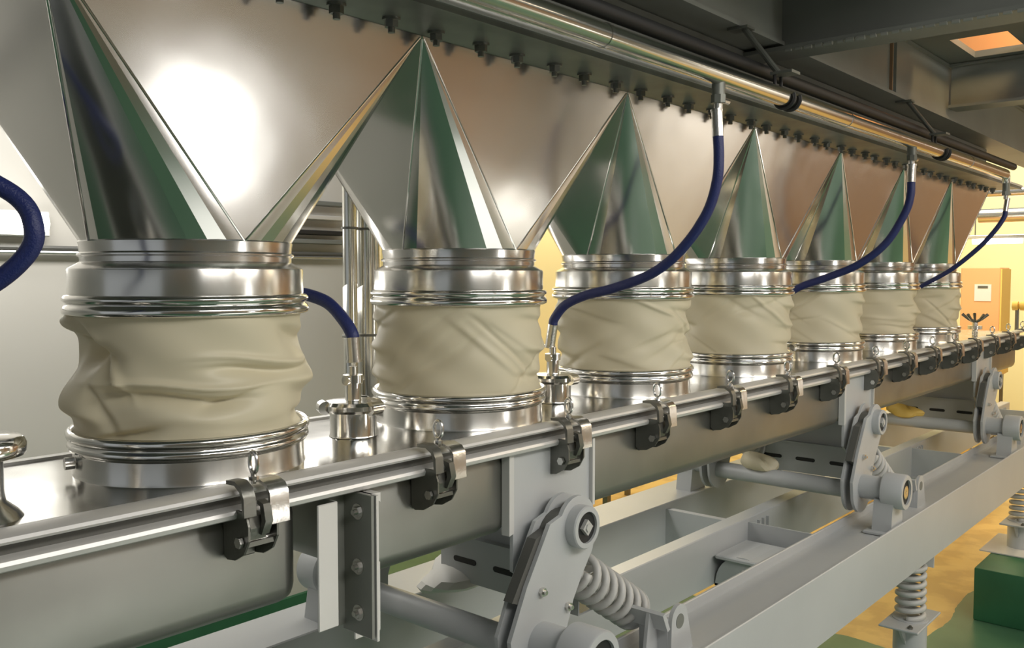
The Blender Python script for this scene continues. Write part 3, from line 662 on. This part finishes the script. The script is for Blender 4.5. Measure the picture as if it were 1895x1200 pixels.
isolator(7.60, 'grey coil spring mount standing on the green plinth at the right edge', -2.052)
bm = NB(); box(bm, (4.72, 1.25, FZ), (5.32, 1.77, FZ + .02)); tag(obj('base_plate', bm, 'paint', None, 0), 'flat grey floor plate under the nearer spring mount column', 'plate')
bm = NB(); box(bm, (7.32, 1.30, -2.060), (7.90, 1.72, -2.052)); tag(obj('base_plate', bm, 'paintw', None, 0), 'flat pale plate on top of the green plinth', 'plate')
bm = NB(); box(bm, (6.88, .6, FZ), (8.3, 1.648, -2.062), .012, 2); tag(obj('plinth', bm, 'green', None, 30), 'dark green painted concrete plinth at the lower right', 'plinth')
bm = NB(); tube(bm, smooth_path([(4.6, 2.35, FZ + .05), (5.05, 2.25, FZ + .05), (5.5, 2.02, FZ + .05), (5.66, 1.80, FZ + .05)], 6), .05, n=16); u = obj('black_floor_hose', bm, 'black'); tag(u, 'thick black hose lying on the floor behind the nearer spring mount', 'hose')
bm = NB(); cyl(bm, (5.62, 1.86, FZ + .05), (5.66, 1.80, FZ + .05), .053, n=18); obj('metal_end', bm, 'zinc', u)

# ================================================================ BACKGROUND, NEAR WALL
for i, z in enumerate((.118, .142)):
    bm = NB(); cyl(bm, (-3, 4.95, z), (3.95, 4.95, z), .013, n=10); tag(obj('wall_conduit', bm, 'gasket' if i else 'zinc'), ['pale upper' , 'dark lower'][1 - i] + ' wall conduit running level with the first ring', 'conduit')
for i, z in enumerate((.225, .285, .385, .48)):
    bm = NB(); box(bm, (3.0, 4.90, z - .018), (3.93, 4.98, z + .012), .004, 1); tag(obj('wall_rail', bm, ['over', 'black', 'rail', 'over'][i], None, 0), '%s wall rail up from the conduits, seen between the first two hoppers' % ['lowest', 'second', 'third', 'topmost'][i], 'rail', 'horizontal rails on the back wall')
t = thing('wall_lamp', 'long white fluorescent lamp on the back wall at the left edge', 'lamp', loc=(.8, 4.9, .20))
bm = NB(); box(bm, (.2, .03, .0), (1.2, .09, .13), .006, 1); obj('housing', bm, 'white', t, 0)
bm = NB(); cyl(bm, (.23, .0, .065), (1.17, .0, .065), .042, n=16); obj('tube', bm, 'tube', t)
t = thing('standpipe', 'tall stainless vertical pipe pair seen between the first and second sleeves', 'pipe', loc=(2.46, 3.0, FZ))
bm = NB(); cyl(bm, (.06, 0, 0), (.06, 0, 3.6), .055, n=28); obj('large_pipe', bm, 'pipe', t)
bm = NB(); cyl(bm, (-.055, -.02, 0), (-.055, -.02, 3.6), .030, n=24); obj('small_pipe', bm, 'pipe', t)
for z in (2.44 - .26, 2.44 + .19):
    bm = NB(); cyl(bm, (.06, 0, z), (.06, 0, z + .010), .060, n=28); cyl(bm, (-.055, -.02, z), (-.055, -.02, z + .010), .036, n=24); obj('pipe_collar', bm, 'cast', t)

# ================================================================ FAR END
t = thing('cabinet', 'orange cabinet with a pale label against the yellow end wall', 'cabinet', loc=(13.0, 2.9, -1.32))
bm = NB(); box(bm, (0, 0, 0), (.5, .47, 1.42), .01, 1); obj('cabinet_body', bm, 'orange', t, 0)
bm = NB(); box(bm, (-.008, .10, .98), (0, .30, 1.20)); obj('label_plate', bm, 'white', t, 0)
bm = NB(); box(bm, (-.014, .14, 1.15), (-.008, .26, 1.18)); obj('dark_strip', bm, 'cast', t, 0)
bm = NB(); box(bm, (.01, -.02, .02), (.49, -.002, 1.40)); obj('side_panel', bm, 'yellow', t, 0)
for (x, y) in ((.03, .03), (.43, .03), (.03, .40), (.43, .40)):
    bm = NB(); box(bm, (x, y, FZ + 1.32), (x + .04, y + .04, 0)); obj('leg', bm, 'cast', t, 0)
t = thing('end_wall_lamp', 'white fluorescent lamp hanging before the yellow end wall', 'lamp', loc=(11.2, 2.5, .38))
bm = NB(); box(bm, (0, -.28, .03), (.10, .34, .07), .004, 1); obj('housing', bm, 'zinc', t, 0)
bm = NB(); cyl(bm, (.05, -.20, .015), (.05, .30, .015), .045, n=14); obj('tube', bm, 'tube', t)
for y in (-.22, .28):
    bm = NB(); cyl(bm, (.05, y, .06), (.05, y, 2.8), .006, n=8); obj('drop_rod', bm, 'cast', t)
for i, (z, r) in enumerate(((.97, .05), (.72, .085))):
    bm = NB(); cyl(bm, (11.8 + .3 * i, -1.5, z), (11.8 + .3 * i, 2.95, z), r, n=18); tag(obj('overhead_duct', bm, 'zinc'), ['thin upper', 'thicker lower'][i] + ' grey duct crossing above the end lamp', 'duct')
t = thing('steel_table', 'steel table with a bright top beyond the end of the trough', 'table', loc=(10.3, 2.2, FZ))
bm = NB(); box(bm, (-.3, -.75, 1.735), (.6, .52, 1.775), .004, 1); obj('tabletop', bm, 'white', t, 0)
for (x, y) in ((-.26, -.70), (.54, -.70), (-.26, .46), (.54, .46)):
    bm = NB(); cyl(bm, (x, y, 0), (x, y, 1.735), .022, n=12); obj('leg', bm, 'zinc', t)
t = thing('ribbed_bar_stand', 'dark post carrying a ribbed yellow bar at the right edge', 'stand', loc=(9.9, 2.05, FZ + 1.775))
bm = NB(); cyl(bm, (0.14, .03, 0), (0.14, .03, .33), .018, n=10); obj('post', bm, 'cast', t)
bm = NB()
for j in range(7): cyl(bm, (0.14, .07 - .07 * j, .36), (0.14, .02 - .07 * j, .36), .045, n=16)
cyl(bm, (0.14, .07, .36), (0.14, -.42, .36), .03, n=14); obj('ribbed_bar', bm, 'yellow', t)
for i, (x, y, a, b_, h) in enumerate(((10.9, 2.85, .8, .9, .95), (11.7, .9, 1.0, 1.1, 1.35))):
    bm = NB(); box(bm, (x, y, FZ), (x + a, y + b_, FZ + h), .02, 2); tag(obj('yellow_crate', bm, 'yellow', None, 30), ['low yellow crate beyond the farthest rocker arm', 'taller yellow crate behind the low one near the end wall'][i], 'crate')
# orange-topped props stand in for the brightly lit background behind the frame
for i, (x0, x1, y0, y1, z) in enumerate(((6.2, 8.4, 4.3, 5.6, -1.35), (9.0, 10.4, 2.9, 3.9, -1.62))):
    t = thing('work_bench', ['orange topped bench behind the frame, seen under the middle of the trough', 'orange topped bench seen between the middle and farthest arms'][i], 'bench', loc=(x0, y0, FZ))
    bm = NB(); box(bm, (0, 0, z - FZ - .05), (x1 - x0, y1 - y0, z - FZ), .006, 1); obj('bench_top', bm, 'orange', t, 0)
    for (x, y) in ((.05, .05), (x1 - x0 - .1, .05), (.05, y1 - y0 - .1), (x1 - x0 - .1, y1 - y0 - .1)):
        bm = NB(); box(bm, (x, y, 0), (x + .05, y + .05, z - FZ - .05)); obj('leg', bm, 'cast', t, 0)
# crumpled film scraps
def rag(loc, size, m_, label, seed):
    rn = random.Random(seed); bm = NB(); bmesh.ops.create_icosphere(bm, subdivisions=3, radius=1)
    ks = [(Vector((rn.uniform(-1, 1), rn.uniform(-1, 1), rn.uniform(-1, 1))).normalized(), rn.uniform(2, 5), rn.uniform(0, 6)) for _ in range(6)]
    for v in bm.verts:
        f = 1 + .16 * sum(math.sin(v.co.dot(k) * a + p) for k, a, p in ks) / 1.6
        v.co = Vector((v.co.x * size[0] * f, v.co.y * size[1] * f, max(v.co.z, -.55) * size[2] * f))
    o = obj('film_scrap', bm, m_, None, 25); o.location = loc; tag(o, label, 'scrap')
rag((4.40, 2.10, -.985), (.05, .10, .05), 'sleeve', 'crumpled cream scrap lying on the middle cross tube', 3)
rag((6.77, 2.10, -.985), (.05, .11, .05), 'yellow', 'crumpled yellow scrap lying on the farthest cross tube', 5)
rag((2.35, 2.30, -1.10), (.14, .12, .07), 'white', 'crumpled white scrap on the frame behind the nearest cross tube', 9)
# star knobs at the trough end
t = thing('star_knob', 'clustered wing knob standing on the trough cover at its far end', 'knob', loc=(7.35, 1.80, ZD))
bm = NB(); cyl(bm, (0, 0, 0), (0, 0, .10), .02, n=12); cyl(bm, (0, 0, .05), (0, 0, .075), .05, n=16); obj('stem', bm, 'zinc', t)
bm = NB()
for a in range(5):
    th = a * 2 * PI / 5 + .3; tube(bm, [(0, 0, .10), (.05 * math.cos(th), .05 * math.sin(th), .125), (.09 * math.cos(th), .09 * math.sin(th), .16)], [.012, .009, .012], n=8)
obj('wings', bm, 'cast', t)

# ---------------------------------------------------------------- lift everything so that the floor is at z = 0
for o in list(SC.objects):
    if o.parent is None and o.type in ('MESH', 'EMPTY'): o.location.z += CZ
# put the origin of single-mesh things and zero-based roots at their own base
bpy.context.view_layer.update()
for o in list(SC.objects):
    if o.parent is not None or o.type not in ('MESH', 'EMPTY'): continue
    kids = [o] + list(o.children) + [g for c in o.children for g in c.children]
    if (o.location - Vector((0, 0, CZ))).length > 1e-6: continue
    ms = [k for k in kids if k.type == 'MESH']
    pts = [k.matrix_world @ v.co for k in ms for v in k.data.vertices]
    mn = Vector([min(p[i] for p in pts) for i in range(3)]); mxx = Vector([max(p[i] for p in pts) for i in range(3)])
    base = Vector(((mn.x + mxx.x) / 2, (mn.y + mxx.y) / 2, mn.z)); d = base - o.location
    if o['kind'] == 'structure' if 'kind' in o else False: continue
    o.location = base; done = set()
    if o.type == 'MESH': o.data.transform(Matrix.Translation(-d))
    for c in o.children: c.location -= d
